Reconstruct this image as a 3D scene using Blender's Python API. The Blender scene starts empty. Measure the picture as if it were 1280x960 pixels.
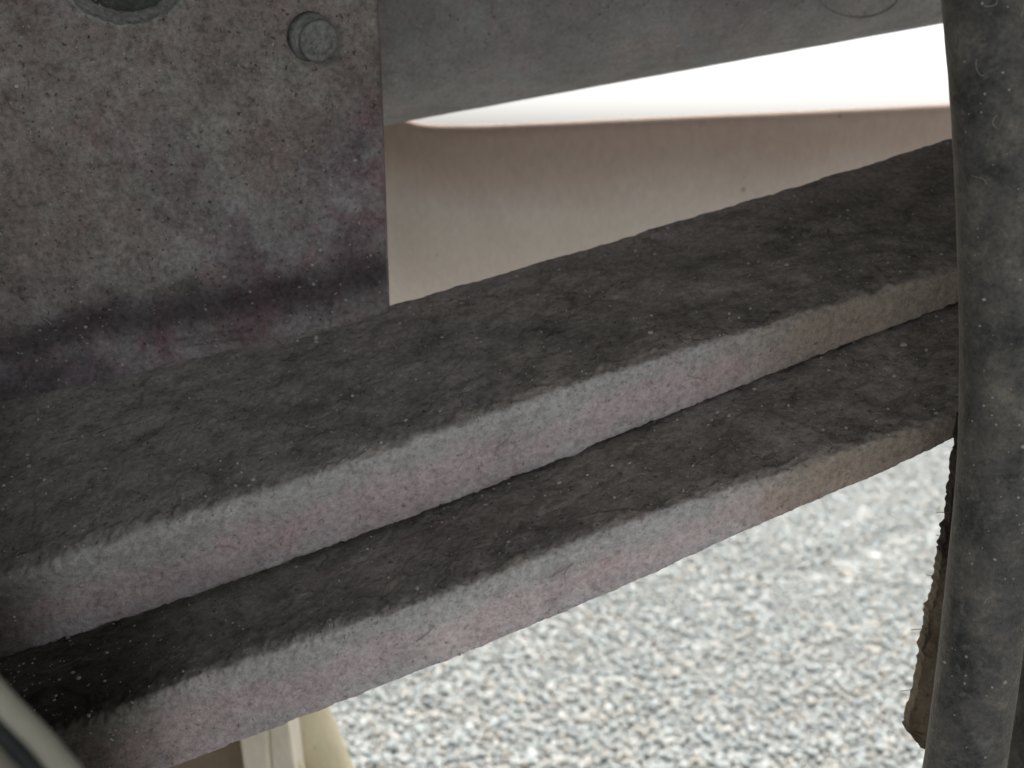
import bpy, bmesh, math, random
import numpy as np
from mathutils import Vector, noise

random.seed(7)
rng = np.random.default_rng(7)
S = bpy.context.scene
COL = S.collection

# ------------------------------------------------------------------ camera
H = 0.80                       # lens height above the gravel
F = 35.0 / 36.0 * 1280.0       # focal length in photograph pixels
PITCH = math.radians(13.1)
cd = bpy.data.cameras.new("camera")
cam = bpy.data.objects.new("camera", cd)
COL.objects.link(cam)
cam.location = (0, 0, H)
cam.rotation_euler = (math.radians(90) - PITCH, 0, 0)
cd.lens, cd.sensor_width = 35.0, 36.0
cd.clip_start, cd.clip_end = 0.01, 2000
cd.dof.use_dof = True
cd.dof.focus_distance = 0.375
cd.dof.aperture_fstop = 11.0
S.camera = cam

# ------------------------------------------------------------------ light
SUN_EL = math.radians(68)
w = bpy.data.worlds.new("World")
S.world = w
w.use_nodes = True
wn = w.node_tree
sky = wn.nodes.new("ShaderNodeTexSky")
sky.sky_type = 'NISHITA'
sky.sun_disc = False
sky.sun_elevation = SUN_EL
sky.sun_rotation = math.radians(20)
sky.air_density = 1.0
sky.dust_density = 4.0
hs_ = wn.nodes.new("ShaderNodeHueSaturation")      # thin overcast: a nearly white sky
hs_.inputs["Saturation"].default_value = 0.22
wn.links.new(sky.outputs[0], hs_.inputs["Color"])
wn.links.new(hs_.outputs[0], wn.nodes["Background"].inputs[0])
wn.nodes["Background"].inputs[1].default_value = 0.15
ld = bpy.data.lights.new("sun", 'SUN')
ld.energy = 1.0
ld.angle = math.radians(28)
ld.color = (1.0, 0.95, 0.88)
sun = bpy.data.objects.new("sun", ld)
COL.objects.link(sun)
sun.location = (1, 5, 6)
sun.rotation_euler = (-(math.radians(90) - SUN_EL), 0, math.radians(-20))

S.view_settings.view_transform = 'Standard'
S.view_settings.look = 'None'
S.view_settings.exposure = 1.25
S.view_settings.gamma = 1.0
S.cycles.max_bounces = 10
S.cycles.diffuse_bounces = 6

# ------------------------------------------------------------------ helpers
ct, st = math.cos(PITCH), math.sin(PITCH)


def P(px, py, Y):
    """Point at world distance Y in front of the lens that is seen at a photograph pixel."""
    u, v = (px - 640.0) / F, (480.0 - py) / F
    d = Y / (ct + v * st)
    return np.array((d * u, Y, H + d * (v * ct - st)))


def lerp(pts):
    xs = [p[0] for p in pts]
    ys = [p[1] for p in pts]
    return lambda x: np.interp(x, xs, ys)


def smooth_line(pts, k=60.0):
    f = lerp(pts)
    return lambda x: float(np.mean([f(x + d) for d in np.linspace(-k, k, 9)]))


def sstep(a, b, x):
    t = np.clip((x - a) / (b - a), 0, 1)
    return t * t * (3 - 2 * t)


def fbm(p, scale, octv=4):
    return noise.fractal(Vector(p) * scale, 0.9, 2.1, octv)


def link(name, me, mat, parent=None, smooth=True):
    o = bpy.data.objects.new(name, me)
    COL.objects.link(o)
    for m in (mat if isinstance(mat, (list, tuple)) else [mat]):
        me.materials.append(m)
    if smooth:
        me.polygons.foreach_set("use_smooth", [True] * len(me.polygons))
    if parent:
        o.parent = parent
    return o


def mesh(verts, faces):
    me = bpy.data.meshes.new("m")
    me.from_pydata([tuple(map(float, v)) for v in verts], [], [tuple(map(int, f)) for f in faces])
    me.update()
    return me


def grid_faces(n, m, wrap=False):
    out = []
    for i in range(n - 1):
        for j in range(m if wrap else m - 1):
            a, b = i * m + j, i * m + (j + 1) % m
            out.append((a, b, b + m, a + m))
    return out


def empty(name, loc):
    o = bpy.data.objects.new(name, None)
    o.location = loc
    o.empty_display_size = 0.02
    COL.objects.link(o)
    return o


def tag(o, label=None, cat=None, group=None, kind=None):
    for k, v in (("label", label), ("category", cat), ("group", group), ("kind", kind)):
        if v:
            o[k] = v
    return o


def parent_keep(o, p):
    o.parent = p
    o.matrix_parent_inverse = p.matrix_world.inverted() if p.matrix_world else o.matrix_parent_inverse
    return o


def normals(G):
    du = np.gradient(G, axis=0)
    dv = np.gradient(G, axis=1)
    n = np.cross(du, dv)
    n /= np.linalg.norm(n, axis=2, keepdims=True) + 1e-12
    return n


def tube(path, rad, seg=48, rough=0.0, rscale=60, cap=True):
    """Swept round tube with an uneven surface; rad(t) with t in 0..1."""
    path = np.array(path)
    n = len(path)
    T = np.gradient(path, axis=0)
    T /= np.linalg.norm(T, axis=1, keepdims=True)
    ref = np.array((0.0, 1.0, 0.0))
    V = []
    for i in range(n):
        a = ref - T[i] * np.dot(ref, T[i])
        a /= np.linalg.norm(a)
        b = np.cross(T[i], a)
        r0 = rad(i / (n - 1))
        for k in range(seg):
            th = 2 * math.pi * k / seg
            d = a * math.cos(th) + b * math.sin(th)
            q = path[i] + d * r0
            if rough:
                q = q + d * rough * (fbm(q, rscale) + 0.35 * fbm(q, rscale * 6, 2))
            V.append(q)
    Fc = grid_faces(n, seg, True)
    if cap:
        Fc.append(tuple(range(seg - 1, -1, -1)))
        Fc.append(tuple(range((n - 1) * seg, n * seg)))
    return mesh(V, Fc)


def attr(me, name, vals):
    a = me.attributes.new(name, 'FLOAT', 'POINT')
    a.data.foreach_set("value", np.asarray(vals, dtype=np.float32))


# ------------------------------------------------------------------ materials
class NT:
    def __init__(self, name):
        self.m = bpy.data.materials.new(name)
        self.m.use_nodes = True
        self.t = self.m.node_tree
        self.b = self.t.nodes["Principled BSDF"]
        self.co = self.t.nodes.new("ShaderNodeTexCoord").outputs["Object"]

    def lk(self, a, b):
        self.t.links.new(a, b)

    def noise(self, scale, detail=5, rough=0.6, co=None, dist=0.0):
        n = self.t.nodes.new("ShaderNodeTexNoise")
        n.inputs["Scale"].default_value = scale
        n.inputs["Detail"].default_value = detail
        n.inputs["Roughness"].default_value = rough
        n.inputs["Distortion"].default_value = dist
        self.lk(co or self.co, n.inputs["Vector"])
        return n.outputs["Fac"]

    def offs(self, v, s=(1, 1, 1), r=(0, 0, 0)):
        n = self.t.nodes.new("ShaderNodeMapping")
        n.inputs["Location"].default_value = v
        n.inputs["Scale"].default_value = s
        n.inputs["Rotation"].default_value = r
        self.lk(self.co, n.inputs["Vector"])
        return n.outputs[0]

    def vor(self, scale, feature='F1', co=None, rand=1.0):
        n = self.t.nodes.new("ShaderNodeTexVoronoi")
        n.feature = feature
        n.inputs["Scale"].default_value = scale
        n.inputs["Randomness"].default_value = rand
        self.lk(co or self.co, n.inputs["Vector"])
        return n

    def rng(self, v, a, b, c=0.0, d=1.0):
        n = self.t.nodes.new("ShaderNodeMapRange")
        n.interpolation_type = 'SMOOTHSTEP'
        for i, x in enumerate((a, b, c, d)):
            n.inputs[i + 1].default_value = x
        self.lk(v, n.inputs[0])
        return n.outputs[0]

    def math(self, op, a, b=None):
        n = self.t.nodes.new("ShaderNodeMath")
        n.operation = op
        for i, x in enumerate((a, b)):
            if x is None:
                continue
            if isinstance(x, (int, float)):
                n.inputs[i].default_value = x
            else:
                self.lk(x, n.inputs[i])
        return n.outputs[0]

    def mix(self, f, a, b, mode='MIX'):
        n = self.t.nodes.new("ShaderNodeMix")
        n.data_type = 'RGBA'
        n.blend_type = mode
        for x, s in ((f, n.inputs["Factor"]), (a, n.inputs[6]), (b, n.inputs[7])):
            if isinstance(x, (int, float)):
                s.default_value = x
            elif isinstance(x, tuple):
                s.default_value = (*x, 1) if len(x) == 3 else x
            else:
                self.lk(x, s)
        return n.outputs[2]

    def attr(self, name):
        n = self.t.nodes.new("ShaderNodeAttribute")
        n.attribute_name = name
        return n.outputs["Fac"]

    def ramp(self, f, stops):
        n = self.t.nodes.new("ShaderNodeValToRGB")
        e = n.color_ramp.elements
        e[0].position, e[0].color = stops[0][0], (*stops[0][1], 1)
        e[1].position, e[1].color = stops[-1][0], (*stops[-1][1], 1)
        for p, c in stops[1:-1]:
            x = e.new(p)
            x.color = (*c, 1)
        self.lk(f, n.inputs[0])
        return n.outputs[0]

    def bump(self, hgt, strength, dist, prev=None):
        n = self.t.nodes.new("ShaderNodeBump")
        n.inputs["Strength"].default_value = strength
        n.inputs["Distance"].default_value = dist
        self.lk(hgt, n.inputs["Height"])
        if prev is not None:
            self.lk(prev, n.inputs["Normal"])
        return n.outputs[0]

    def done(self, col, rough=0.9, nrm=None, spec=0.2):
        if isinstance(col, tuple):
            self.b.inputs["Base Color"].default_value = (*col, 1)
        else:
            self.lk(col, self.b.inputs["Base Color"])
        if isinstance(rough, float):
            self.b.inputs["Roughness"].default_value = rough
        else:
            self.lk(rough, self.b.inputs["Roughness"])
        self.b.inputs["Specular IOR Level"].default_value = spec
        if nrm is not None:
            self.lk(nrm, self.b.inputs["Normal"])
        return self.m


def specks(n, col, scale, size, keep, tint, off=(0, 0, 0), amount=0.9, co=None, gate=None):
    """Scattered grains: a few voronoi cells hold one grain each."""
    v = n.vor(scale, co=co or n.offs(off))
    sp = n.t.nodes.new("ShaderNodeSeparateColor")
    n.lk(v.outputs["Color"], sp.inputs[0])
    on = n.math('GREATER_THAN', sp.outputs[0], 1 - keep)
    sz = n.math('MULTIPLY', sp.outputs[1], size)
    inside = n.math('SUBTRACT', sz, v.outputs["Distance"])
    f = n.math('MULTIPLY', n.rng(inside, 0.0, size * 0.35), on)
    if gate is not None:
        f = n.math('MULTIPLY', f, gate)
    return n.mix(n.math('MULTIPLY', f, amount), col, tint), f


def dusty_metal(name, base_stops, pink, green, crust=False, dark_zone=False, dark=1.0, seed=0.0,
                tone=None, blotch=26, flake=1.0):
    n = NT(name)
    o = (seed, seed * 1.7, seed * 0.6)
    c0 = n.offs(o)
    a = n.noise(blotch, 7, 0.62, c0)
    col = n.ramp(a, base_stops)
    pk = n.noise(blotch * 1.3, 6, 0.6, n.offs((o[0] + 3, o[1], o[2])), 0.4)
    col = n.mix(n.rng(pk, 0.43, 0.66, 0, 0.75), col, pink)
    gr = n.noise(blotch * 1.7, 6, 0.65, n.offs((o[0] - 5, o[1] + 2, o[2])), 0.3)
    col = n.mix(n.rng(gr, 0.52, 0.68, 0, 0.7), col, green)
    if tone:
        col = n.mix(n.rng(n.noise(9, 3, 0.5, n.offs((1, o[0], 4))), 0.42, 0.62, 0, 0.6), col, tone)
    fine = n.noise(420, 4, 0.75, c0)
    mid = n.noise(110, 5, 0.7, c0)
    if dark_zone:
        bf = n.rng(n.math('ADD', n.attr("dark_zone"), n.math('MULTIPLY', n.math('SUBTRACT', mid, 0.5), 0.8)), 0.10, 0.95, 0, 0.85)
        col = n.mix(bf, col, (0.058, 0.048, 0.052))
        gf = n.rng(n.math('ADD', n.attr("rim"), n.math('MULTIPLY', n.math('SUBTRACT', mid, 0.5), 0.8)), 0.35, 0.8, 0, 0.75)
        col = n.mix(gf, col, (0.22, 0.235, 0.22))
    if crust:
        cf = n.math('ADD', n.attr("crust"), n.math('MULTIPLY', n.math('SUBTRACT', mid, 0.5), 0.95))
        cf = n.rng(n.math('ADD', cf, n.math('MULTIPLY', n.math('SUBTRACT', fine, 0.5), 0.4)), 0.40, 0.60)
        fp = n.math('ADD', n.attr("facepos"), n.math('MULTIPLY', n.math('SUBTRACT', n.noise(28, 5, 0.6, n.offs((7, o[0], 1))), 0.5), 1.3))
        col = n.mix(n.rng(fp, 0.42, 0.10, 0, 0.6), col, (0.34, 0.35, 0.33))
        band = n.math('MULTIPLY', n.rng(fp, 0.15, 0.42), n.rng(fp, 0.95, 0.68))
        col = n.mix(n.math('MULTIPLY', band, 0.34), col, (0.46, 0.35, 0.35))
        col = n.mix(n.rng(n.math('ADD', n.attr("endward"), n.math('MULTIPLY', n.math('SUBTRACT', mid, 0.5), 0.6)), 0.1, 0.9, 0, 0.85), col, (0.285, 0.232, 0.183))
        mud = n.ramp(n.noise(34, 8, 0.72, c0, 0.1), [(0.30, (0.085, 0.074, 0.064)), (0.42, (0.170, 0.152, 0.136)), (0.54, (0.235, 0.210, 0.190)),
                                                     (0.64, (0.29, 0.26, 0.238)), (0.74, (0.24, 0.19, 0.175))])
        bk_ = n.math('ADD', n.attr("backward"), n.math('MULTIPLY', n.math('SUBTRACT', n.noise(30, 5, 0.6, n.offs((2, 8, o[0]))), 0.5), 1.2))
        mud = n.mix(n.rng(bk_, 0.55, 1.05, 0, 0.75), mud, (0.285, 0.245, 0.228))
        grey = n.attr("along")
        mud = n.mix(n.math('MULTIPLY', grey, 0.4), mud, (0.285, 0.28, 0.262))
        col = n.mix(cf, col, mud)
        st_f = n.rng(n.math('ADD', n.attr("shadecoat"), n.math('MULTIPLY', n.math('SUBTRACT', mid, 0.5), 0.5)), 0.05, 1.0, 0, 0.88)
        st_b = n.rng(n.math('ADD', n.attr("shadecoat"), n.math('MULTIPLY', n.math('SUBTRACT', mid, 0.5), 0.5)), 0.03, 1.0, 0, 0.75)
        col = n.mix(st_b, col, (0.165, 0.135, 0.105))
        col = n.mix(st_f, col, (0.026, 0.021, 0.016))  # shade at the left bar ends, mixed into the colour
    col = n.mix(n.rng(mid, 0.30, 0.48, 0.3, 0), col, (0.5, 0.48, 0.47), 'MULTIPLY')
    col = n.mix(0.75 if crust else flake, col, n.ramp(fine, [(0.28, (0.52, 0.51, 0.50)), (0.5, (1, 1, 1)), (0.75, (1.45, 1.45, 1.43))]), 'MULTIPLY')
    flk = n.noise(85, 9, 0.8, n.offs((o[0] + 2, 3, o[2])), 0.2)
    flake_f = n.math('ADD', n.math('MULTIPLY', cf, 0.6), 0.4) if crust else flake
    col = n.mix(flake_f, col, n.ramp(flk, [(0.34, (0.60, 0.59, 0.58)), (0.46, (0.95, 0.95, 0.95)), (0.62, (1.18, 1.18, 1.17))]), 'MULTIPLY')
    # crack-like lifted edges in the dirt
    crk = n.vor(44, 'DISTANCE_TO_EDGE', n.offs(o))
    wob = n.noise(30, 4, 0.6, n.offs((o[0] + 9, 0, 0)))
    warped = n.t.nodes.new("ShaderNodeVectorMath")
    warped.operation = 'MULTIPLY_ADD'
    nz = n.t.nodes.new("ShaderNodeTexNoise")
    nz.inputs["Scale"].default_value = 60
    nz.inputs["Detail"].default_value = 5
    n.lk(c0, nz.inputs["Vector"])
    n.lk(nz.outputs["Color"], warped.inputs[0])
    warped.inputs[1].default_value = (0.03, 0.03, 0.03)
    n.lk(c0, warped.inputs[2])
    n.lk(warped.outputs[0], crk.inputs["Vector"])
    line = n.rng(crk.outputs["Distance"], 0.0, 0.035, 1, 0)
    gate = n.rng(wob, 0.53, 0.60)
    line = n.math('MULTIPLY', line, gate)
    if crust:
        line = n.math('MULTIPLY', line, n.rng(n.attr("crust"), 0.4, 0.7))
        col = n.mix(n.math('MULTIPLY', line, 0.22), col, (0.045, 0.031, 0.027))
    wm = n.t.nodes.new("ShaderNodeVectorMath")
    wm.operation = 'MULTIPLY_ADD'
    nz2 = n.t.nodes.new("ShaderNodeTexNoise")
    nz2.inputs["Scale"].default_value = 700
    nz2.inputs["Detail"].default_value = 3
    n.lk(c0, nz2.inputs["Vector"])
    n.lk(nz2.outputs["Color"], wm.inputs[0])
    wm.inputs[1].default_value = (0.0032, 0.0032, 0.0032)
    n.lk(c0, wm.inputs[2])
    wv = wm.outputs[0]
    col, pit = specks(n, col, 640, 0.46, 0.13, (0.045, 0.041, 0.038), o, 0.6, wv, n.math('ADD', n.math('MULTIPLY', n.attr("crust"), 0.65), 0.35) if crust else None)
    col, g1 = specks(n, col, 620, 0.46, 0.13, (0.42, 0.40, 0.37), (o[0] + 1, 0, 2), 0.75, wv)
    col, g2 = specks(n, col, 210, 0.24, 0.07, (0.45, 0.43, 0.40), (o[0] + 4, 2, 2), 0.75)
    h = n.math('ADD', n.math('MULTIPLY', fine, 0.35), n.math('MULTIPLY', mid, 0.9))
    h = n.math('SUBTRACT', h, n.math('MULTIPLY', pit, 0.6))
    h = n.math('ADD', h, n.math('MULTIPLY', n.math('ADD', g1, g2), 0.4))
    if crust:
        h = n.math('SUBTRACT', h, n.math('MULTIPLY', line, 0.25))
    nb = n.bump(h, 1.0, 0.0014)
    return n.done(col, 0.92, nb, 0.15)


m_plate = dusty_metal("plate_dust", [(0.33, (0.120, 0.097, 0.109)), (0.47, (0.190, 0.168, 0.178)), (0.62, (0.280, 0.264, 0.266))],
                      (0.178, 0.100, 0.113), (0.225, 0.244, 0.235), dark_zone=True, seed=1.3, tone=(0.205, 0.186, 0.162))
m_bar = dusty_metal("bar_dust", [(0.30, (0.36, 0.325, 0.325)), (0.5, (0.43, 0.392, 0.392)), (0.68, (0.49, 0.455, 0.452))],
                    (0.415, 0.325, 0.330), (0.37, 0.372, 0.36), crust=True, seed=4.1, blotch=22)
m_dark = dusty_metal("recess_dark", [(0.30, (0.035, 0.037, 0.034)), (0.5, (0.06, 0.066, 0.058)), (0.68, (0.10, 0.11, 0.10))],
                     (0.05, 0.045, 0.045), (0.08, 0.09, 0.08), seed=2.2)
m_bolt = dusty_metal("bolt_dust", [(0.30, (0.14, 0.145, 0.140)), (0.5, (0.18, 0.19, 0.18)), (0.68, (0.21, 0.22, 0.205))],
                     (0.17, 0.155, 0.155), (0.18, 0.195, 0.18), seed=6.2, blotch=60)
m_tube = dusty_metal("tube_dust", [(0.30, (0.165, 0.160, 0.160)), (0.5, (0.22, 0.214, 0.212)), (0.68, (0.27, 0.262, 0.257))],
                     (0.24, 0.215, 0.22), (0.22, 0.24, 0.24), seed=8.0, blotch=22, flake=0.45)
m_grain = NT("grain").done((0.36, 0.34, 0.31), 0.9)
m_fibre = NT("fibre").done((0.36, 0.30, 0.28), 0.9)


def beige(name, a, b, top_shade=None):
    n = NT(name)
    s = n.noise(30, 5, 0.6, n.offs((0, 0, 0), (1.0, 1.0, 0.8)))
    col = n.mix(n.rng(s, 0.35, 0.68), a, b)
    if top_shade:
        t_ = n.math('ADD', n.attr("upper"), n.math('MULTIPLY', n.math('SUBTRACT', n.noise(14, 5, 0.6), 0.5), 0.5))
        col = n.mix(n.rng(t_, 0.15, 0.95, 0, 0.8), col, top_shade)  # shading of the upper panel put into the paint: browner and darker
    f = n.noise(260, 4, 0.7, n.offs((3, 0, 0), (1.0, 1.0, 0.5)))
    col = n.mix(1.0, col, n.ramp(f, [(0.28, (0.91, 0.905, 0.90)), (0.55, (1, 1, 1)), (0.8, (1.08, 1.08, 1.08))]), 'MULTIPLY')
    col, _ = specks(n, col, 130, 0.3, 0.08, (0.22, 0.18, 0.15), (1, 1, 1), 0.6)
    nb = n.bump(f, 0.35, 0.001)
    return n.done(col, 0.6, nb, 0.3)


m_beige = beige("beige_paint", (0.63, 0.55, 0.485), (0.66, 0.58, 0.515), top_shade=(0.40, 0.29, 0.235))
m_cream = beige("cream_paint", (0.54, 0.47, 0.31), (0.60, 0.525, 0.36))
m_pale = beige("pale_paint", (0.62, 0.56, 0.45), (0.67, 0.61, 0.50))
m_brown = beige("brown_paint", (0.16, 0.12, 0.08), (0.20, 0.15, 0.10))
m_strip = beige("strip_paint", (0.20, 0.196, 0.155), (0.25, 0.243, 0.195))
n_ = NT("black_rubber")
m_black = n_.done(n_.mix(n_.noise(80), (0.010, 0.012, 0.013), (0.02, 0.022, 0.022)), 0.6)

# dusty hose: black rubber under fibrous grey-brown dust
n_ = NT("hose_dust")
d1 = n_.noise(48, 8, 0.74, dist=0.1)
d2 = n_.noise(190, 6, 0.75, n_.offs((4, 1, 2)), 0.5)
d3 = n_.noise(700, 3, 0.8)
c_ = n_.ramp(d1, [(0.34, (0.024, 0.026, 0.027)), (0.45, (0.062, 0.062, 0.059)), (0.56, (0.098, 0.094, 0.085)), (0.70, (0.18, 0.162, 0.135))])
c_ = n_.mix(n_.rng(d2, 0.52, 0.70, 0, 0.55), c_, (0.17, 0.165, 0.145))
c_ = n_.mix(1.0, c_, n_.ramp(d3, [(0.25, (0.6, 0.6, 0.6)), (0.5, (1, 1, 1)), (0.8, (1.3, 1.3, 1.3))]), 'MULTIPLY')
c_, _g = specks(n_, c_, 240, 0.26, 0.10, (0.34, 0.33, 0.30), (2, 2, 2), 0.8)
m_hose = n_.done(c_, 0.85, n_.bump(n_.math('ADD', n_.math('MULTIPLY', d2, 0.8), n_.math('MULTIPLY', d3, 0.4)), 0.7, 0.0012), 0.2)
for nm, vv in (("Sheen Weight", 0.45), ("Sheen Roughness", 0.35), ("Sheen Tint", (0.80, 0.70, 0.55, 1))):
    n_.b.inputs[nm].default_value = vv

n_ = NT("flap_dirt")
d1 = n_.noise(60, 6, 0.7, n_.offs((0, 0, 0), (1, 1, 0.6)))
c_ = n_.ramp(d1, [(0.32, (0.045, 0.032, 0.022)), (0.5, (0.16, 0.125, 0.085)), (0.68, (0.24, 0.195, 0.14))])
c_ = n_.mix(n_.rng(n_.noise(240, 5, 0.7), 0.5, 0.7, 0, 0.6), c_, (0.05, 0.036, 0.026))
c_ = n_.mix(n_.rng(n_.math('ADD', n_.attr("worn"), n_.math('MULTIPLY', n_.math('SUBTRACT', n_.noise(90, 5, 0.7), 0.5), 1.2)), 0.3, 0.7, 0, 0.9), c_, (0.022, 0.017, 0.014))
m_flap = n_.done(c_, 0.9, n_.bump(n_.noise(240, 5, 0.7), 0.8, 0.0015), 0.15)

# gravel stones: pale, each with its own tone
n_ = NT("gravel_stone")
tone = n_.attr("tone")
c_ = n_.ramp(tone, [(0.0, (0.29, 0.315, 0.307)), (0.18, (0.35, 0.374, 0.362)), (0.5, (0.39, 0.412, 0.392)), (0.72, (0.425, 0.425, 0.39)),
                    (0.88, (0.37, 0.345, 0.295)), (1.0, (0.54, 0.56, 0.54))])
c_ = n_.mix(1.0, c_, n_.ramp(n_.noise(160, 5, 0.7), [(0.3, (0.72, 0.72, 0.72)), (0.6, (1.08, 1.08, 1.08))]), 'MULTIPLY')
m_stone = n_.done(c_, 0.8, n_.bump(n_.noise(260, 4, 0.7), 0.4, 0.002), 0.3)
n_ = NT("gravel_ground")
v_ = n_.vor(75)
c_ = n_.ramp(v_.outputs["Distance"], [(0.0, (0.38, 0.39, 0.37)), (0.55, (0.33, 0.34, 0.325)), (0.9, (0.26, 0.27, 0.26))])
c_ = n_.mix(n_.rng(n_.noise(3, 5, 0.6), 0.35, 0.65, 0, 0.5), c_, (0.42, 0.40, 0.36))
m_ground = n_.done(c_, 0.9, n_.bump(v_.outputs["Distance"], 0.6, 0.006), 0.2)
n_ = NT("floor_grime")
m_floor = n_.done(n_.mix(n_.noise(12, 6, 0.6), (0.10, 0.092, 0.085), (0.16, 0.15, 0.135)), 0.9)

# ------------------------------------------------------------------ ground
gx = np.concatenate([[-400, -60, -12, -4], np.linspace(-1.6, 2.4, 60), [4, 12, 60, 400]])
gy = np.concatenate([[-400, -60, -12, -3], np.linspace(-0.6, 4.6, 78), [7, 15, 60, 400]])


def gz(x, y):
    """low swells and one shallow rut in the gravel"""
    near = sstep(6, 3, np.abs(y - 1.8)) * sstep(4, 2, np.abs(x))
    z = 0.012 * np.sin(x * 2.3 + y * 1.1) * np.cos(y * 2.7 - x)
    a = y - (1.92 + 0.8 * (x - 0.74))
    z = z + (-0.010 * np.exp(-(a / 0.05) ** 2) + 0.006 * np.exp(-((a - 0.10) / 0.06) ** 2)) * sstep(0.42, 0.62, x) * sstep(1.25, 0.9, x)
    return z * near


V = [(x, y, gz(x, y) - 0.004) for x in gx for y in gy]
ground = link("ground", mesh(V, [f[::-1] for f in grid_faces(len(gx), len(gy))]), m_ground)
tag(ground, kind="structure")

# loose stones lying on it
bm = bmesh.new()
bmesh.ops.create_icosphere(bm, subdivisions=2, radius=1.0)
bm.verts.ensure_lookup_table()
ico_v = np.array([v.co[:] for v in bm.verts])
ico_f = np.array([[v.index for v in f.verts] for f in bm.faces])
bm.free()
bm = bmesh.new()
bmesh.ops.create_icosphere(bm, subdivisions=1, radius=1.0)
lo_v = np.array([v.co[:] for v in bm.verts])
lo_f = np.array([[v.index for v in f.verts] for f in bm.faces])
bm.free()


def variants(base, k, flat=0.68):
    out = []
    for i in range(k):
        sh = rng.uniform(0.75, 1.2, 3) * (1.08, 0.92, flat)
        r = np.array([1 + 0.28 * noise.noise(Vector(v) * 1.3 + Vector((i * 7.1, 0, 3))) +
                      0.10 * noise.noise(Vector(v) * 3 + Vector((0, i * 5.3, 1))) for v in base])
        # chip a few flat facets
        q = base * r[:, None]
        for _ in range(4):
            d = rng.normal(size=3)
            d /= np.linalg.norm(d)
            s = q @ d
            lim = rng.uniform(0.62, 0.85)
            q = q - d[None, :] * np.maximum(s - lim, 0)[:, None] * 0.85
        out.append(q * sh)
    return out


def scatter(pos, size, base_v, base_f, k=14, flat=0.68):
    vs = variants(base_v, k, flat)
    n = len(pos)
    nv = len(base_v)
    allv = np.empty((n, nv, 3))
    for i in range(n):
        a, tx, ty = rng.uniform(0, 6.283), rng.normal(0, 0.3), rng.normal(0, 0.3)
        ca, sa = math.cos(a), math.sin(a)
        R = np.array([[ca, -sa, 0], [sa, ca, 0], [0, 0, 1]])
        cx, sx = math.cos(tx), math.sin(tx)
        cy, sy = math.cos(ty), math.sin(ty)
        R = np.array([[1, 0, 0], [0, cx, -sx], [0, sx, cx]]) @ np.array([[cy, 0, sy], [0, 1, 0], [-sy, 0, cy]]) @ R
        allv[i] = vs[i % k] @ R.T * size[i] + pos[i]
    allf = (base_f[None] + (np.arange(n) * nv)[:, None, None]).reshape(-1, 3)
    me = bpy.data.meshes.new("stones")
    me.vertices.add(n * nv)
    me.vertices.foreach_set("co", allv.reshape(-1))
    nf = len(allf)
    me.loops.add(nf * 3)
    me.polygons.add(nf)
    me.loops.foreach_set("vertex_index", allf.reshape(-1).astype(np.int32))
    me.polygons.foreach_set("loop_start", np.arange(0, nf * 3, 3, dtype=np.int32))
    me.polygons.foreach_set("loop_total", np.full(nf, 3, dtype=np.int32))
    me.update(calc_edges=True)
    attr(me, "tone", np.repeat(rng.uniform(0, 1, n), nv))
    return me


pts, sz = [], []
step = 0.0090
for y in np.arange(0.95, 3.4, step):
    half = 0.25 + 0.48 * y
    for x in np.arange(-half * 0.8 if y < 1.9 else -0.15, half + 0.12, step):
        xx, yy = x + rng.uniform(-.5, .5) * step, y + rng.uniform(-.5, .5) * step
        s = 0.0056 * math.exp(rng.normal(0, 0.32))
        pts.append((xx, yy, gz(xx, yy) + rng.uniform(-0.002, 0.003)))
        sz.append(s)
gravel = link("gravel", scatter(pts, sz, lo_v, lo_f, 20, 0.6), m_stone)
tag(gravel, "pale grey and white gravel stones covering the ground", kind="stuff")

# ------------------------------------------------------------------ underside of the vehicle over the lens, plus two added light blockers
bm = bmesh.new()
zc = H + 0.36


def bm_box(bm, a, b, bev=0.0):
    r = bmesh.ops.create_cube(bm, size=1.0)
    for v in r["verts"]:
        v.co = Vector([(a[i] + b[i]) / 2 + v.co[i] * (b[i] - a[i]) for i in range(3)])
    if bev:
        es = list({e for v in r["verts"] for e in v.link_edges})
        bmesh.ops.bevel(bm, geom=es, offset=bev, segments=3, affect='EDGES')


bm_box(bm, (-1.3, -0.20, zc), (1.3, 0.74, zc + 0.04), 0.004)
bm_box(bm, (0.236, 0.29, H - 0.24), (0.30, 0.50, zc - 0.003), 0.004)  # added unseen block that dims the right bar ends
bm_box(bm, (-0.52, -0.19, H - 0.42), (-0.47, 0.74, zc - 0.003), 0.004)  # added unseen wall that blocks light from the left
for xx in (-0.9, -0.3, 0.3, 0.9):
    bm_box(bm, (xx - 0.03, -0.196, zc - 0.03), (xx + 0.03, 0.736, zc + 0.003), 0.003)
me = bpy.data.meshes.new("m")
bm.to_mesh(me)
bm.free()
floor = link("underside_and_blockers", me, m_floor, smooth=False)
tag(floor, kind="structure")

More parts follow.
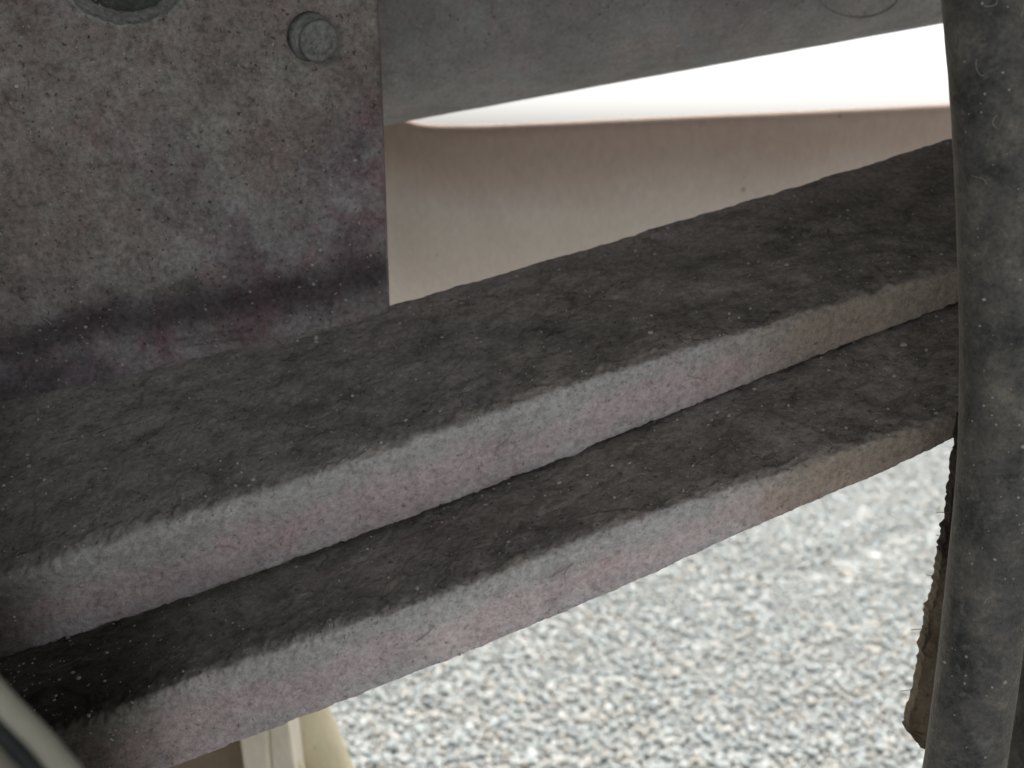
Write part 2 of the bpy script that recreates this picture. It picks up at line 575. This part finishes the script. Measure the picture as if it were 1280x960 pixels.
# ------------------------------------------------------------------ the two diagonal bars
XA, XB = -150, 1330
T1 = smooth_line([(-400, 605), (0, 496), (250, 440), (485, 384), (700, 322), (900, 262), (1050, 217), (1200, 170), (1500, 76)], 40)
B1 = smooth_line([(-400, 835), (0, 722), (200, 655), (400, 592), (600, 522), (750, 470), (900, 425), (1050, 380), (1200, 335), (1500, 245)], 40)
L1 = smooth_line([(-400, 945), (0, 827), (200, 762), (430, 680), (600, 617), (720, 566), (840, 520), (960, 471), (1080, 424), (1203, 377), (1500, 262)], 30)
B2 = smooth_line([(-400, 1040), (0, 938), (130, 888), (280, 832), (430, 783), (560, 742), (750, 665), (830, 637), (1000, 583), (1200, 517), (1500, 415)], 40)
L2 = smooth_line([(-400, 1145), (0, 1040), (230, 957), (430, 880), (560, 828), (700, 770), (830, 714), (950, 657), (1080, 602), (1200, 546), (1500, 405)], 30)


def y_front1(x):
    return 0.315 + 0.110 * x / 1280.0


def y_front2(x):
    return 0.285 + 0.085 * x / 1280.0


def make_bar(name, Tl, Bl, Ll, yf, back, seed, ns=620):
    """closed bar: crusted sloping top, rounded shoulder, dusty undercut face, underside and back"""
    xs = np.linspace(XA, XB, ns)
    ntop, nr, nf = 90, 12, 26
    rows = []
    info = []
    for x in xs:
        yF = yf(x)
        pT = P(x, Tl(x), yF + back)
        pB = P(x, Bl(x), yF)
        lh = P(x, Ll(x), yF)
        hgt = (pB - lh)[2]
        pL = P(x, Ll(x), yF + 0.30 * hgt)
        jit = noise.fractal(Vector((x * 0.03 + seed, 1.3, 0)), 0.9, 2.0, 4)
        jl = noise.fractal(Vector((x * 0.04 + seed, 7.3, 0)), 0.8, 2.0, 5)
        up = np.array((0, 0, 1.0))
        pB = pB + up * 0.0005 * jit
        pL = pL + up * 0.0004 * jl
        sect, cr = [], []
        rg = abs(noise.fractal(Vector((x * 0.11, 3.7, seed)), 0.7, 2.1, 4))
        if seed < 5:
            pL = pL + up * (0.0009 * (rg - 0.35) - 0.0013 * math.exp(-((x - 722) / 14) ** 2) - 0.0010 * math.exp(-((x - 690) / 30) ** 2))
        else:
            pL = pL + up * 0.0002 * rg
        for t in np.linspace(0, 0.93, ntop):
            sect.append(pT + (pB - pT) * t)
            cr.append(1.0)
        a = pT + (pB - pT) * 0.93
        c = pB + (pL - pB) * 0.16
        for t in np.linspace(0, 1, nr + 2)[1:-1]:
            sect.append((1 - t) ** 2 * a + 2 * t * (1 - t) * pB + t * t * c)
            cr.append(1.0 - t)
        for t in np.linspace(0, 1, nf):
            sect.append(c + (pL - c) * (1 - (1 - t)) * 0.93 if False else c + (pL - c) * t * 0.94)
            cr.append(0.0)
        d = c + (pL - c) * 0.94
        inw = np.array((0, 0.010, 0.0006))
        e = pL + inw
        for t in np.linspace(0, 1, 6)[1:]:
            sect.append((1 - t) ** 2 * d + 2 * t * (1 - t) * pL + t * t * e)
            cr.append(0.0)
        bk = pT + np.array((0, 0.004, -0.028))
        for t in np.linspace(0, 1, 12)[1:]:
            sect.append(e + (bk - e) * t)
            cr.append(0.6)
        sect.append(pT + np.array((0, 0.003, -0.004)))
        cr.append(1.0)
        rows.append(sect)
        info.append(cr)
    G = np.array(rows)
    CR = np.array(info)
    N = normals(G)
    n, m = G.shape[:2]
    D = np.zeros((n, m))
    for i in range(n):
        for j in range(m):
            p = G[i, j]
            q = Vector(p) + Vector((seed, 0, 0))
            c = CR[i, j]
            v = 0.00018 * noise.fractal(q * 120, 0.9, 2.0, 4)
            if c > 0.05:
                # caked dirt: plates with sharp lifted rims plus lumps
                u = noise.noise(q * 42)
                pl = 1.0 if u > 0.05 else max(0.0, 1 - (0.05 - u) * 26)
                v += c * (0.0005 * pl + 0.0006 * max(0.0, noise.noise(q * 95 + Vector((5, 0, 0))) - 0.1) + 0.0006 * noise.fractal(q * 110, 0.75, 2.1, 5))
            else:
                v += 0.00022 * noise.fractal(q * 420, 0.7, 2.0, 3)
            if 0.05 < c < 0.98 and j < 104:
                v += 0.0011 * max(0.0, noise.noise(q * 230)) + 0.0006 * noise.fractal(q * 500, 0.6, 2.0, 2)
            D[i, j] = v
    Nn = N
    # make normals point outwards
    cen = G.mean(axis=1, keepdims=True)
    sgn = np.sign(np.sum((G - cen) * N, axis=2).mean())
    G = G + Nn * sgn * D[:, :, None]
    Fc = grid_faces(n, m, True)
    if sgn < 0:
        Fc = [f[::-1] for f in Fc]
    Fc.append(tuple(range(m)))
    Fc.append(tuple(range((n - 1) * m, n * m))[::-1])
    me = mesh(G.reshape(-1, 3), Fc)
    attr(me, "crust", CR.reshape(-1))
    bv = np.zeros(m)
    bv[:ntop] = np.linspace(1, 0, ntop)
    attr(me, "backward", np.tile(bv, n))
    fv = np.zeros(m)
    fv[ntop + nr:ntop + nr + nf] = np.linspace(0, 1, nf)
    fv[ntop + nr + nf:] = 1.0
    attr(me, "facepos", np.tile(fv, n))
    al = np.repeat(sstep(900, 100, xs)[:, None], m, axis=1)
    attr(me, "endward", np.repeat(sstep(800, 1100, xs)[:, None], m, axis=1).reshape(-1))
    attr(me, "along", al.reshape(-1))
    return me, G, CR, xs


def grains(name, parent, pos, size, mat, flat=0.8):
    o = link(name, scatter(pos, size, lo_v, lo_f, 8, flat), mat, parent)
    tag(o, kind="stuff")
    return o


def fibre_mesh(p, nrm, length, rad=0.00016, seed=0):
    """a curled thread lying on a surface"""
    r = random.Random(seed)
    nrm = np.array(nrm) / np.linalg.norm(nrm)
    t = np.cross(nrm, (r.random(), r.random(), r.random() + .1))
    t /= np.linalg.norm(t)
    b = np.cross(nrm, t)
    ang, k = r.uniform(0, 6.28), r.uniform(-1.5, 1.5)
    q = np.array(p) + nrm * rad * 1.5
    path = []
    for i in range(16):
        path.append(q.copy())
        ang += k * 0.10 + r.uniform(-.35, .35)
        q = q + (t * math.cos(ang) + b * math.sin(ang)) * length / 16 + nrm * r.uniform(-.1, .14) * length / 30
    return tube(path, lambda s: rad, 5, cap=False)


bars = []
for args, lab in (
        ((T1, B1, L1, y_front1, 0.105, 3.1), "upper diagonal metal bar with crusted dark top and pinkish dusty front edge"),
        ((lambda x: L1(x) - 40, B2, L2, y_front2, 0.085, 9.7), "lower diagonal metal bar stepped out beneath the other, above the gravel")):
    me, G, CR, xs = make_bar("metal_bar", *args)
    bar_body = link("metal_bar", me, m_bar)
    tag(bar_body, lab, "bar", "diagonal dusty metal bars")
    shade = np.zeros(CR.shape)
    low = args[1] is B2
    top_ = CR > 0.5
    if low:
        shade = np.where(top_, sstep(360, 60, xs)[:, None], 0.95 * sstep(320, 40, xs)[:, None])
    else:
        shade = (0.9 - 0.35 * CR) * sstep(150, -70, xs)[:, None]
    attr(me, "shadecoat", shade.reshape(-1))  # painted shade: left bar ends fade to dark brown
    n, m = CR.shape
    pos, size = [], []
    for _ in range(900):
        i = int(rng.uniform(0.05, 0.95) * n)
        j = int(rng.integers(2, 130))
        if rng.random() < 0.5 and j > 90:
            continue
        p = G[i, j]
        pos.append(p)
        size.append(0.00028 * math.exp(rng.normal(0, 0.5)))
    grains("grain", bar_body, pos, size, m_grain)
    # a few larger crumbs
    pos, size = [], []
    for _ in range(110):
        i = int(rng.uniform(0.08, 0.9) * n)
        j = int(rng.integers(4, 100))
        pos.append(G[i, j])
        size.append(0.00065 * math.exp(rng.normal(0, 0.4)))
    grains("crumb", bar_body, pos, size, m_bar)
    spots = [(590, 112), (640, 108), (300, 116), (860, 110)] if not low else [(715, 106), (690, 108), (270, 105), (520, 113)]
    N = normals(G)
    for k, (px, j) in enumerate(spots):
        i = int(np.argmin(abs(xs - px)))
        nv = N[i, j] if np.dot(N[i, j], (0, -1, 0)) > 0 else -N[i, j]
        link("fibre", fibre_mesh(G[i, j] + nv * 0.0003, nv, 0.010, 0.00018, k + (50 if low else 0)), m_fibre, bar_body)

# ------------------------------------------------------------------ plate with a recess and a bolt
def plate_y(x):
    return 0.417 + 0.0417 * x / 485.0


def plate_right(y):
    return float(np.interp(y, [-200, 0, 150, 385, 460], [462, 470.5, 477, 485, 488]))


nx, ny = 300, 300
hx, hy, hr = 157, -48, 84.0
G = np.zeros((ny, nx, 3))
dark_zone = np.zeros((ny, nx))
rim = np.zeros((ny, nx))
DD = np.zeros((ny, nx))
for i, py in enumerate(np.linspace(-170, 545, ny)):
    xr = plate_right(py)
    for j, t in enumerate(np.linspace(0, 1, nx)):
        px = -260 + (xr + 260) * t
        p = P(px, py, plate_y(px))
        bottom = T1(px) + 3
        q = Vector(p)
        d = 0.00030 * noise.fractal(q * 90, 0.9, 2, 4) + 0.00018 * noise.fractal(q * 300, 0.8, 2, 3)
        rr = math.hypot(px - hx, (py - hy) * 1.08) + 2.5 * noise.fractal(Vector((px, py, 3)) * 0.04, 0.8, 2, 4)
        rec = 1 - sstep(hr - 34, hr, rr)
        d -= 0.010 * rec
        d -= 0.0018 * (1 - sstep(hr - 4, hr + 1, rr))
        d += 0.0012 * math.exp(-((rr - hr - 3) / 3.5) ** 2)
        rim[i, j] = 0.75 * math.exp(-((rr - hr + 10) / 16) ** 2) + 0.5 * math.exp(-((rr - hr - 3) / 4) ** 2)
        rb = math.hypot(px - 396, py - 52)
        rim[i, j] = max(rim[i, j], 0.6 * math.exp(-(max(rb - 20, 0) / 30) ** 2))
        dark_zone[i, j] = 0.0
        bb = bottom - py                       # pixels above the bar
        # weld fillet against the bar
        f = math.exp(-(max(bb, 0) / 16.0) ** 2)
        d += 0.0025 * f * (1 + 0.25 * noise.fractal(q * 130, 0.8, 2, 3))
        # pressed fold: a shallow trough above the fillet
        d -= 0.0022 * math.exp(-((bb - 52) / 26) ** 2)
        # dark band above the bar, dark ring at the bolt, dark lower left
        dark_zone[i, j] = 0.85 * math.exp(-((bb - 58 - 10 * math.sin(px * 0.012)) / 34) ** 2)
        dark_zone[i, j] = max(dark_zone[i, j], 0.55 * math.exp(-((rb - 31) / 5) ** 2))
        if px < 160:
            dark_zone[i, j] = max(dark_zone[i, j], 0.7 * sstep(95, 20, bb) * sstep(220, 40, px))
        d += 0.0035 * math.exp(-((bb - 12 - 0.10 * (310 - px)) / 5.0) ** 2) * sstep(190, 250, px) * sstep(325, 300, px)
        e = (xr - px)
        d -= 0.0012 * math.exp(-(e / 3.0) ** 2)
        DD[i, j] = d
        G[i, j] = p
N = normals(G)
if N[..., 1].mean() > 0:
    N = -N
G2 = G + N * DD[..., None]
back = G - N * 0.005
back = G + np.array((0, 0.007, 0))
back[..., 1] += np.where(DD < -0.004, 0.012, 0.0)
Vv = np.concatenate([G2.reshape(-1, 3), back.reshape(-1, 3)])
ff = grid_faces(ny, nx)
off = ny * nx
fb = [tuple(k + off for k in f[::-1]) for f in ff]
side = []
border = [(0, j) for j in range(nx)] + [(i, nx - 1) for i in range(1, ny)] + [(ny - 1, j) for j in range(nx - 2, -1, -1)] + [(i, 0) for i in range(ny - 2, 0, -1)]
bid = [i * nx + j for i, j in border]
for k in range(len(bid)):
    a, b = bid[k], bid[(k + 1) % len(bid)]
    side.append((b, a, a + off, b + off))
plate = empty("mounting_plate", tuple(P(240, 440, plate_y(240))))
bpy.context.view_layer.update()
tag(plate, "mottled grey and purplish metal plate with a round recess and bolt at upper left", "plate")
me = mesh(Vv, ff + fb + side)
z2 = np.zeros(off)
attr(me, "dark_zone", np.concatenate([dark_zone.reshape(-1), z2]))
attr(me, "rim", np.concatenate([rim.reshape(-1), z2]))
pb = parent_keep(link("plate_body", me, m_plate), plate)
# dark disc in the recess
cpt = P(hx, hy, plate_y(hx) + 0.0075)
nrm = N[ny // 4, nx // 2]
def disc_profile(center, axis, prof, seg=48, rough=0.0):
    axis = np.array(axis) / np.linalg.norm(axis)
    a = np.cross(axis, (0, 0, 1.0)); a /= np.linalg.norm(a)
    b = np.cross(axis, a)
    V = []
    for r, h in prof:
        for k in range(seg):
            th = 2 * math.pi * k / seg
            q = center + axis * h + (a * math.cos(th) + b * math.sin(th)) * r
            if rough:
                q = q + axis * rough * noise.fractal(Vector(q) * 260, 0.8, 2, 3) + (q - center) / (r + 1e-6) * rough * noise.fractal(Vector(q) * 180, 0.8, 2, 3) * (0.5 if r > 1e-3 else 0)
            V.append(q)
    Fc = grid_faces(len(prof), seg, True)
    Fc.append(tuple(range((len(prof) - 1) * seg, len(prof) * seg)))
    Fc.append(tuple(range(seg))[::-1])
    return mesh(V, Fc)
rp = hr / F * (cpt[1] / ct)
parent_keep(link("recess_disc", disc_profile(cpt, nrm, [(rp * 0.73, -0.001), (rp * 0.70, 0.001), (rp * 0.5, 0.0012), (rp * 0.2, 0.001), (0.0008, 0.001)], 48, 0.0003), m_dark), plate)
# bolt: worn shank collar and domed end, leaning right
bc = P(390, 47, plate_y(391) - 0.0004)
ax = np.array((0.80, -1.0, -0.42))
s = 1.0 / F * bc[1] / ct
bolt = parent_keep(link("bolt", disc_profile(bc, ax, [(27.5 * s, -0.003), (27.5 * s, 0.0012), (26.5 * s, 0.0020), (25.0 * s, 0.0024), (24.6 * s, 0.0040), (23.4 * s, 0.0043), (23.2 * s, 0.0053), (23.9 * s, 0.0056), (23.6 * s, 0.0068),
                                                   (22.4 * s, 0.0076), (19.5 * s, 0.0079), (17 * s, 0.0074), (15 * s, 0.0074), (13.5 * s, 0.0080), (7 * s, 0.0084), (1 * s, 0.0084)], 56, 0.00012), m_bolt), plate)
pos, size = [], []
for _ in range(420):
    i, j = int(rng.uniform(0.2, 0.88) * ny), int(rng.uniform(0.3, 0.99) * nx)
    pos.append(G2[i, j])
    size.append(0.00030 * math.exp(rng.normal(0, 0.55)))
g = link("grain", scatter(pos, size, lo_v, lo_f, 8, 0.8), m_grain)
tag(g, kind="stuff")
parent_keep(g, plate)
for k, (px, py) in enumerate([(112, 38), (65, 405), (345, 95), (118, 250), (290, 215), (420, 140), (210, 300)]):
    i = int((py + 170) / 715 * ny)
    j = int((px + 260) / (plate_right(py) + 260) * nx)
    parent_keep(link("fibre", fibre_mesh(G2[i, j] + N[i, j] * 0.0004, N[i, j], 0.006, 0.00016, 100 + k), m_fibre), plate)

# ------------------------------------------------------------------ grey tube across the top
R_T = 0.085
path = []
for px in np.linspace(-420, 1500, 120):
    low = 152 + (px - 478) * (22 - 152) / (1190 - 478)
    p = P(px, low, 0.60)
    # bottom silhouette of the tube lies a little behind; lift the axis by its radius
    path.append(p + np.array((0.0, 0.03, R_T * 1.005)))
tb = link("grey_tube", tube(path, lambda t: R_T, 72, 0.0002, 40), m_tube)
tag(tb, "large dusty grey tube crossing the top above the bright gap", "tube")
# worn raised ring near its right end, lying on the tube's surface
A = path[-1] - path[0]
A /= np.linalg.norm(A)


def on_tube(px, py):
    o, d = np.array((0, 0, H)), P(px, py, 1.0) - np.array((0, 0, H))
    w0 = o - path[0]
    d2, w2 = d - A * np.dot(d, A), w0 - A * np.dot(w0, A)
    a_, b_, c_ = np.dot(d2, d2), 2 * np.dot(d2, w2), np.dot(w2, w2) - R_T ** 2
    disc = max(b_ * b_ - 4 * a_ * c_, 0)
    return o + d * (-b_ - math.sqrt(disc)) / (2 * a_)


for rx, ry, wd in ((58, 42, 0.0009),):
    ring = [on_tube(1072 + rx * math.cos(a), -20 + ry * math.sin(a)) for a in np.linspace(0, 2 * math.pi, 49)]
    parent_keep(link("ring_ridge", tube(ring, lambda t: wd, 12, 0.0001, 80, cap=False), m_tube), tb)
# ------------------------------------------------------------------ beige rounded panel behind
xs = np.linspace(390, 1330, 90)
top = lerp([(380, 128), (470, 134), (492, 140), (508, 149), (530, 154), (550, 155), (600, 155), (700, 151), (850, 144), (1000, 138), (1190, 129), (1400, 119)])
secs = []
for x in xs:
    Y = 0.70
    pt = P(x, top(x), Y)
    zt = pt[2]
    hh = 0.165
    sec = []
    # front is a tall bulge: rounded over the top, gently convex front, rounded under
    sec.append((pt[0], Y + 0.016, zt))
    sec.append((pt[0], Y + 0.004, zt))
    for a in np.linspace(0, 90, 40):
        ca, sa = math.cos(math.radians(a)), math.sin(math.radians(a))
        sec.append((pt[0], Y + 0.001 + 0.12 * (1 - ca), zt - 0.003 - hh * sa))
    sec.append((pt[0], Y + 0.15, zt - hh))
    sec.append((pt[0], Y + 0.15, zt - 0.05))
    secs.append(sec)
G = np.array(secs)
n, m = G.shape[:2]
me = mesh(G.reshape(-1, 3), [f for f in grid_faces(n, m, True)] + [tuple(range(m))[::-1], tuple(range((n - 1) * m, n * m))])
zz = G[:, :, 2] - G[:, :1, 2]
attr(me, "upper", sstep(-0.09, 0.0, zz).reshape(-1))
bp = link("beige_panel", me, m_beige)
bm = bmesh.new(); bm.from_mesh(me); bmesh.ops.recalc_face_normals(bm, faces=bm.faces); bm.to_mesh(me); bm.free()
tag(bp, "smooth beige painted panel with rounded top below the bright gap", "panel")

# ------------------------------------------------------------------ hoses on the right
left = lerp([(-1200, 1060), (-300, 1160), (0, 1186), (90, 1194), (180, 1199), (300, 1203), (420, 1205), (520, 1203), (600, 1199), (700, 1187), (800, 1176), (900, 1163), (960, 1154), (1250, 1105)])
RH = 51.0
path, ys = [], np.linspace(-1000, 1500, 230)
for py in ys:
    lx = np.mean([left(py + d) for d in np.linspace(-70, 70, 9)])
    path.append(P(lx + RH, py, 0.325))
rh = RH / F * 0.325 / ct
hs = link("dusty_hose", tube(path, lambda t: rh * (1 + 0.003 * math.sin(t * 25)), 64, 0.00010, 140), m_hose)
tag(hs, "thick bowed black hose under grey dust running down the right side", "hose")
path = [P(1302 + 0.0004 * (py - 900) ** 2 * 0.0 - (py - 800) * 0.20 + 30, py, 0.345) for py in np.linspace(560, 1200, 40)]
path = [P(np.interp(py, [-1000, 560, 800, 960, 1200, 1500], [1420, 1372, 1326, 1300, 1240, 1170]), py, 0.350) for py in np.linspace(-1000, 1500, 150)]
h2 = link("dusty_hose", tube(path, lambda t: 44 / F * 0.350 / ct, 48, 0.0002, 90), m_hose)
tag(h2, "thinner dusty grey hose entering the bottom right corner beside the thick one", "hose")

hN = np.array([v.co[:] for v in hs.data.vertices])
cen = np.array(path)
pos, size = [], []
vis = [v for v in hs.data.vertices if v.normal.y < -0.15 and -0.26 < v.co.z - H < 0.1]
for _ in range(260):
    v = random.choice(vis)
    pos.append(v.co[:])
    size.append(0.00024 * math.exp(rng.normal(0, 0.5)))
tag(link("grain", scatter(pos, size, lo_v, lo_f, 8, 0.8), m_grain, hs), kind="stuff")
for k in range(14):
    v = random.choice(vis)
    link("fibre", fibre_mesh(v.co[:], v.normal[:], random.uniform(0.003, 0.007), 0.00007, 300 + k), m_grain, hs)

# ragged brown flap behind the hose
edge = [(1203, 520), (1199, 555), (1196, 570), (1193, 596), (1190, 620), (1187, 630), (1187, 650), (1182, 660), (1181, 678), (1177, 690), (1174, 715), (1170, 738),
        (1166, 752), (1160, 770), (1160, 786), (1156, 800), (1154, 822), (1151, 840), (1147, 865), (1142, 885), (1134, 905), (1135, 914), (1151, 934), (1165, 940)]
pl = []
for k in range(len(edge) - 1):
    (x0, y0), (x1, y1) = edge[k], edge[k + 1]
    for t in np.linspace(0, 1, 6)[:-1]:
        x, y = x0 + (x1 - x0) * t, y0 + (y1 - y0) * t
        pl.append((x + 2.6 * noise.fractal(Vector((x * .1, y * .22, 2)), 0.6, 2.2, 5), y))
rows = []
for x, y in pl:
    r_ = []
    for t in np.linspace(0, 1, 14):
        px = x + (1235 - x) * t * 0.9
        p = P(px, y, 0.352 + 0.010 * t)
        p = p + np.array((0, -1, 0)) * (0.0012 * noise.fractal(Vector(p) * 140, 0.8, 2, 4) + 0.0003 * max(0, 1 - t * 7))
        r_.append(p)
    rows.append(r_)
G = np.array(rows)
n, m = G.shape[:2]
back = G + np.array((0.0004, 0.006, 0))
Vv = np.concatenate([G.reshape(-1, 3), back.reshape(-1, 3)])
off = n * m
ff = grid_faces(n, m)
border = [(0, j) for j in range(m)] + [(i, m - 1) for i in range(1, n)] + [(n - 1, j) for j in range(m - 2, -1, -1)] + [(i, 0) for i in range(n - 2, 0, -1)]
bid = [i * m + j for i, j in border]
side = [(bid[(k + 1) % len(bid)], bid[k], bid[k] + off, bid[(k + 1) % len(bid)] + off) for k in range(len(bid))]
me = mesh(Vv, ff + [tuple(k + off for k in f[::-1]) for f in ff] + side)
bm = bmesh.new(); bm.from_mesh(me); bmesh.ops.recalc_face_normals(bm, faces=bm.faces); bm.to_mesh(me); bm.free()
attr(me, "worn", np.tile(np.repeat(sstep(800, 600, np.array([q[1] for q in pl])), m), 2))
flap = link("ragged_flap", me, m_flap, smooth=False)
tag(flap, "brown flap with ragged left edge behind the thick hose over the gravel", "flap")
for k, (x, y) in enumerate([(1181, 672), (1172, 720), (1188, 640), (1160, 785), (1150, 860)]):
    a = P(x, y, 0.352)
    pth = [a + np.array((-0.0035 * t * (1 + .3 * k % 2), -0.0003, 0.0012 * t * (1 - k * 0.5))) for t in np.linspace(0, 1, 6)]
    link("fibre", tube(pth, lambda t: 0.00013, 5, cap=False), m_flap, flap)

# ------------------------------------------------------------------ cream bracket under the bars
def loft(secA, secB, k=24):
    pass


br = empty("cream_bracket", tuple(P(340, 1100, 0.60)))
bpy.context.view_layer.update()
tag(br, "cream painted bracket with brown side showing under the lower bar", "bracket")


def prism(name, front, Y, depth, mat, bev=0.0015, dy=None):
    """solid block whose face outline is given in photograph pixels at distance Y"""
    bm = bmesh.new()
    f = [bm.verts.new(P(x, y, Y + (dy[i] if dy else 0))) for i, (x, y) in enumerate(front)]
    b = [bm.verts.new(v.co + Vector((0, depth, 0))) for v in f]
    bm.faces.new(f)
    bm.faces.new(b[::-1])
    k = len(f)
    for i in range(k):
        bm.faces.new((f[(i + 1) % k], f[i], b[i], b[(i + 1) % k]))
    bmesh.ops.recalc_face_normals(bm, faces=bm.faces)
    bmesh.ops.bevel(bm, geom=list(bm.edges), offset=bev, segments=3, affect='EDGES')
    me = bpy.data.meshes.new("m")
    bm.to_mesh(me)
    bm.free()
    return parent_keep(link(name, me, mat, smooth=False), br)


prism("side_panel", [(120, 800), (306, 800), (312, 1150), (120, 1150)], 0.66, 0.02, m_brown)
prism("flange", [(286, 780), (324, 780), (352, 1150), (330, 1150), (300, 930)], 0.62, 0.035, m_pale, 0.002)
prism("web_plate", [(326, 780), (344, 780), (392, 1150), (355, 1150)], 0.624, 0.03, m_pale, 0.001)
path = [P(x, y, 0.68) for x, y in [(330, 760), (352, 850), (383, 930), (405, 980), (440, 1060), (480, 1150)]]
path = np.array([[np.interp(t, np.linspace(0, 1, 6), np.array(path)[:, k]) for k in range(3)] for t in np.linspace(0, 1, 40)])
parent_keep(link("round_leg", tube(path, lambda t: 46 / F * 0.68 / ct, 40, 0.0004, 20), m_cream), br)
path = [P(x, y, 0.64) for x, y in [(349, 920), (356, 938), (368, 955), (378, 975), (384, 1010)]]
path = np.array([[np.interp(t, np.linspace(0, 1, 5), np.array(path)[:, k]) for k in range(3)] for t in np.linspace(0, 1, 20)])
parent_keep(link("weld_bead", tube(path, lambda t: 0.004 + 0.003 * t, 18, 0.0006, 60), m_cream), br)

# ------------------------------------------------------------------ pale rail close to the lens, bottom left
rail = empty("pale_rail", tuple(P(0, 1010, 0.15)))
bpy.context.view_layer.update()
tag(rail, "pale greenish rail with black rubber seal, blurred at bottom left corner", "rail")


def strip(name, cl, wpx, Y, mat, hscale=0.6):
    pts = np.array([P(x, y, Y) for x, y in cl])
    pts = np.array([[np.interp(t, np.linspace(0, 1, len(cl)), pts[:, k]) for k in range(3)] for t in np.linspace(0, 1, 40)])
    return parent_keep(link(name, tube(pts, lambda t: wpx / F * Y / ct, 32, 0.0001, 60), mat), rail)


strip("rail_edge", [(-120, 770), (-40, 830), (10, 884), (52, 926), (90, 972), (185, 1090)], 17, 0.160, m_strip)
strip("rubber_seal", [(-130, 800), (-55, 854), (-8, 902), (32, 944), (68, 985), (155, 1090)], 19, 0.163, m_black)
strip("rail_edge", [(-150, 860), (-75, 912), (-40, 942), (0, 985), (50, 1045), (105, 1110)], 40, 0.160, m_strip)

# added block hidden behind the rail, placed to shade the left bar ends
out = [(-900, 560), (-330, 640), (-60, 790), (10, 868), (55, 915), (95, 965), (190, 1085), (190, 1500), (-900, 1500)]
bm = bmesh.new()
f = [bm.verts.new(P(x, y, 0.165)) for x, y in out]
b = [bm.verts.new(P(x - 12, y + 6, 0.282)) for x, y in out]
bm.faces.new(f)
bm.faces.new(b[::-1])
for i in range(len(out)):
    k = (i + 1) % len(out)
    bm.faces.new((f[k], f[i], b[i], b[k]))
bmesh.ops.recalc_face_normals(bm, faces=bm.faces)
me = bpy.data.meshes.new("m")
bm.to_mesh(me)
bm.free()
parent_keep(link("shade_block", me, m_black, smooth=False), rail)
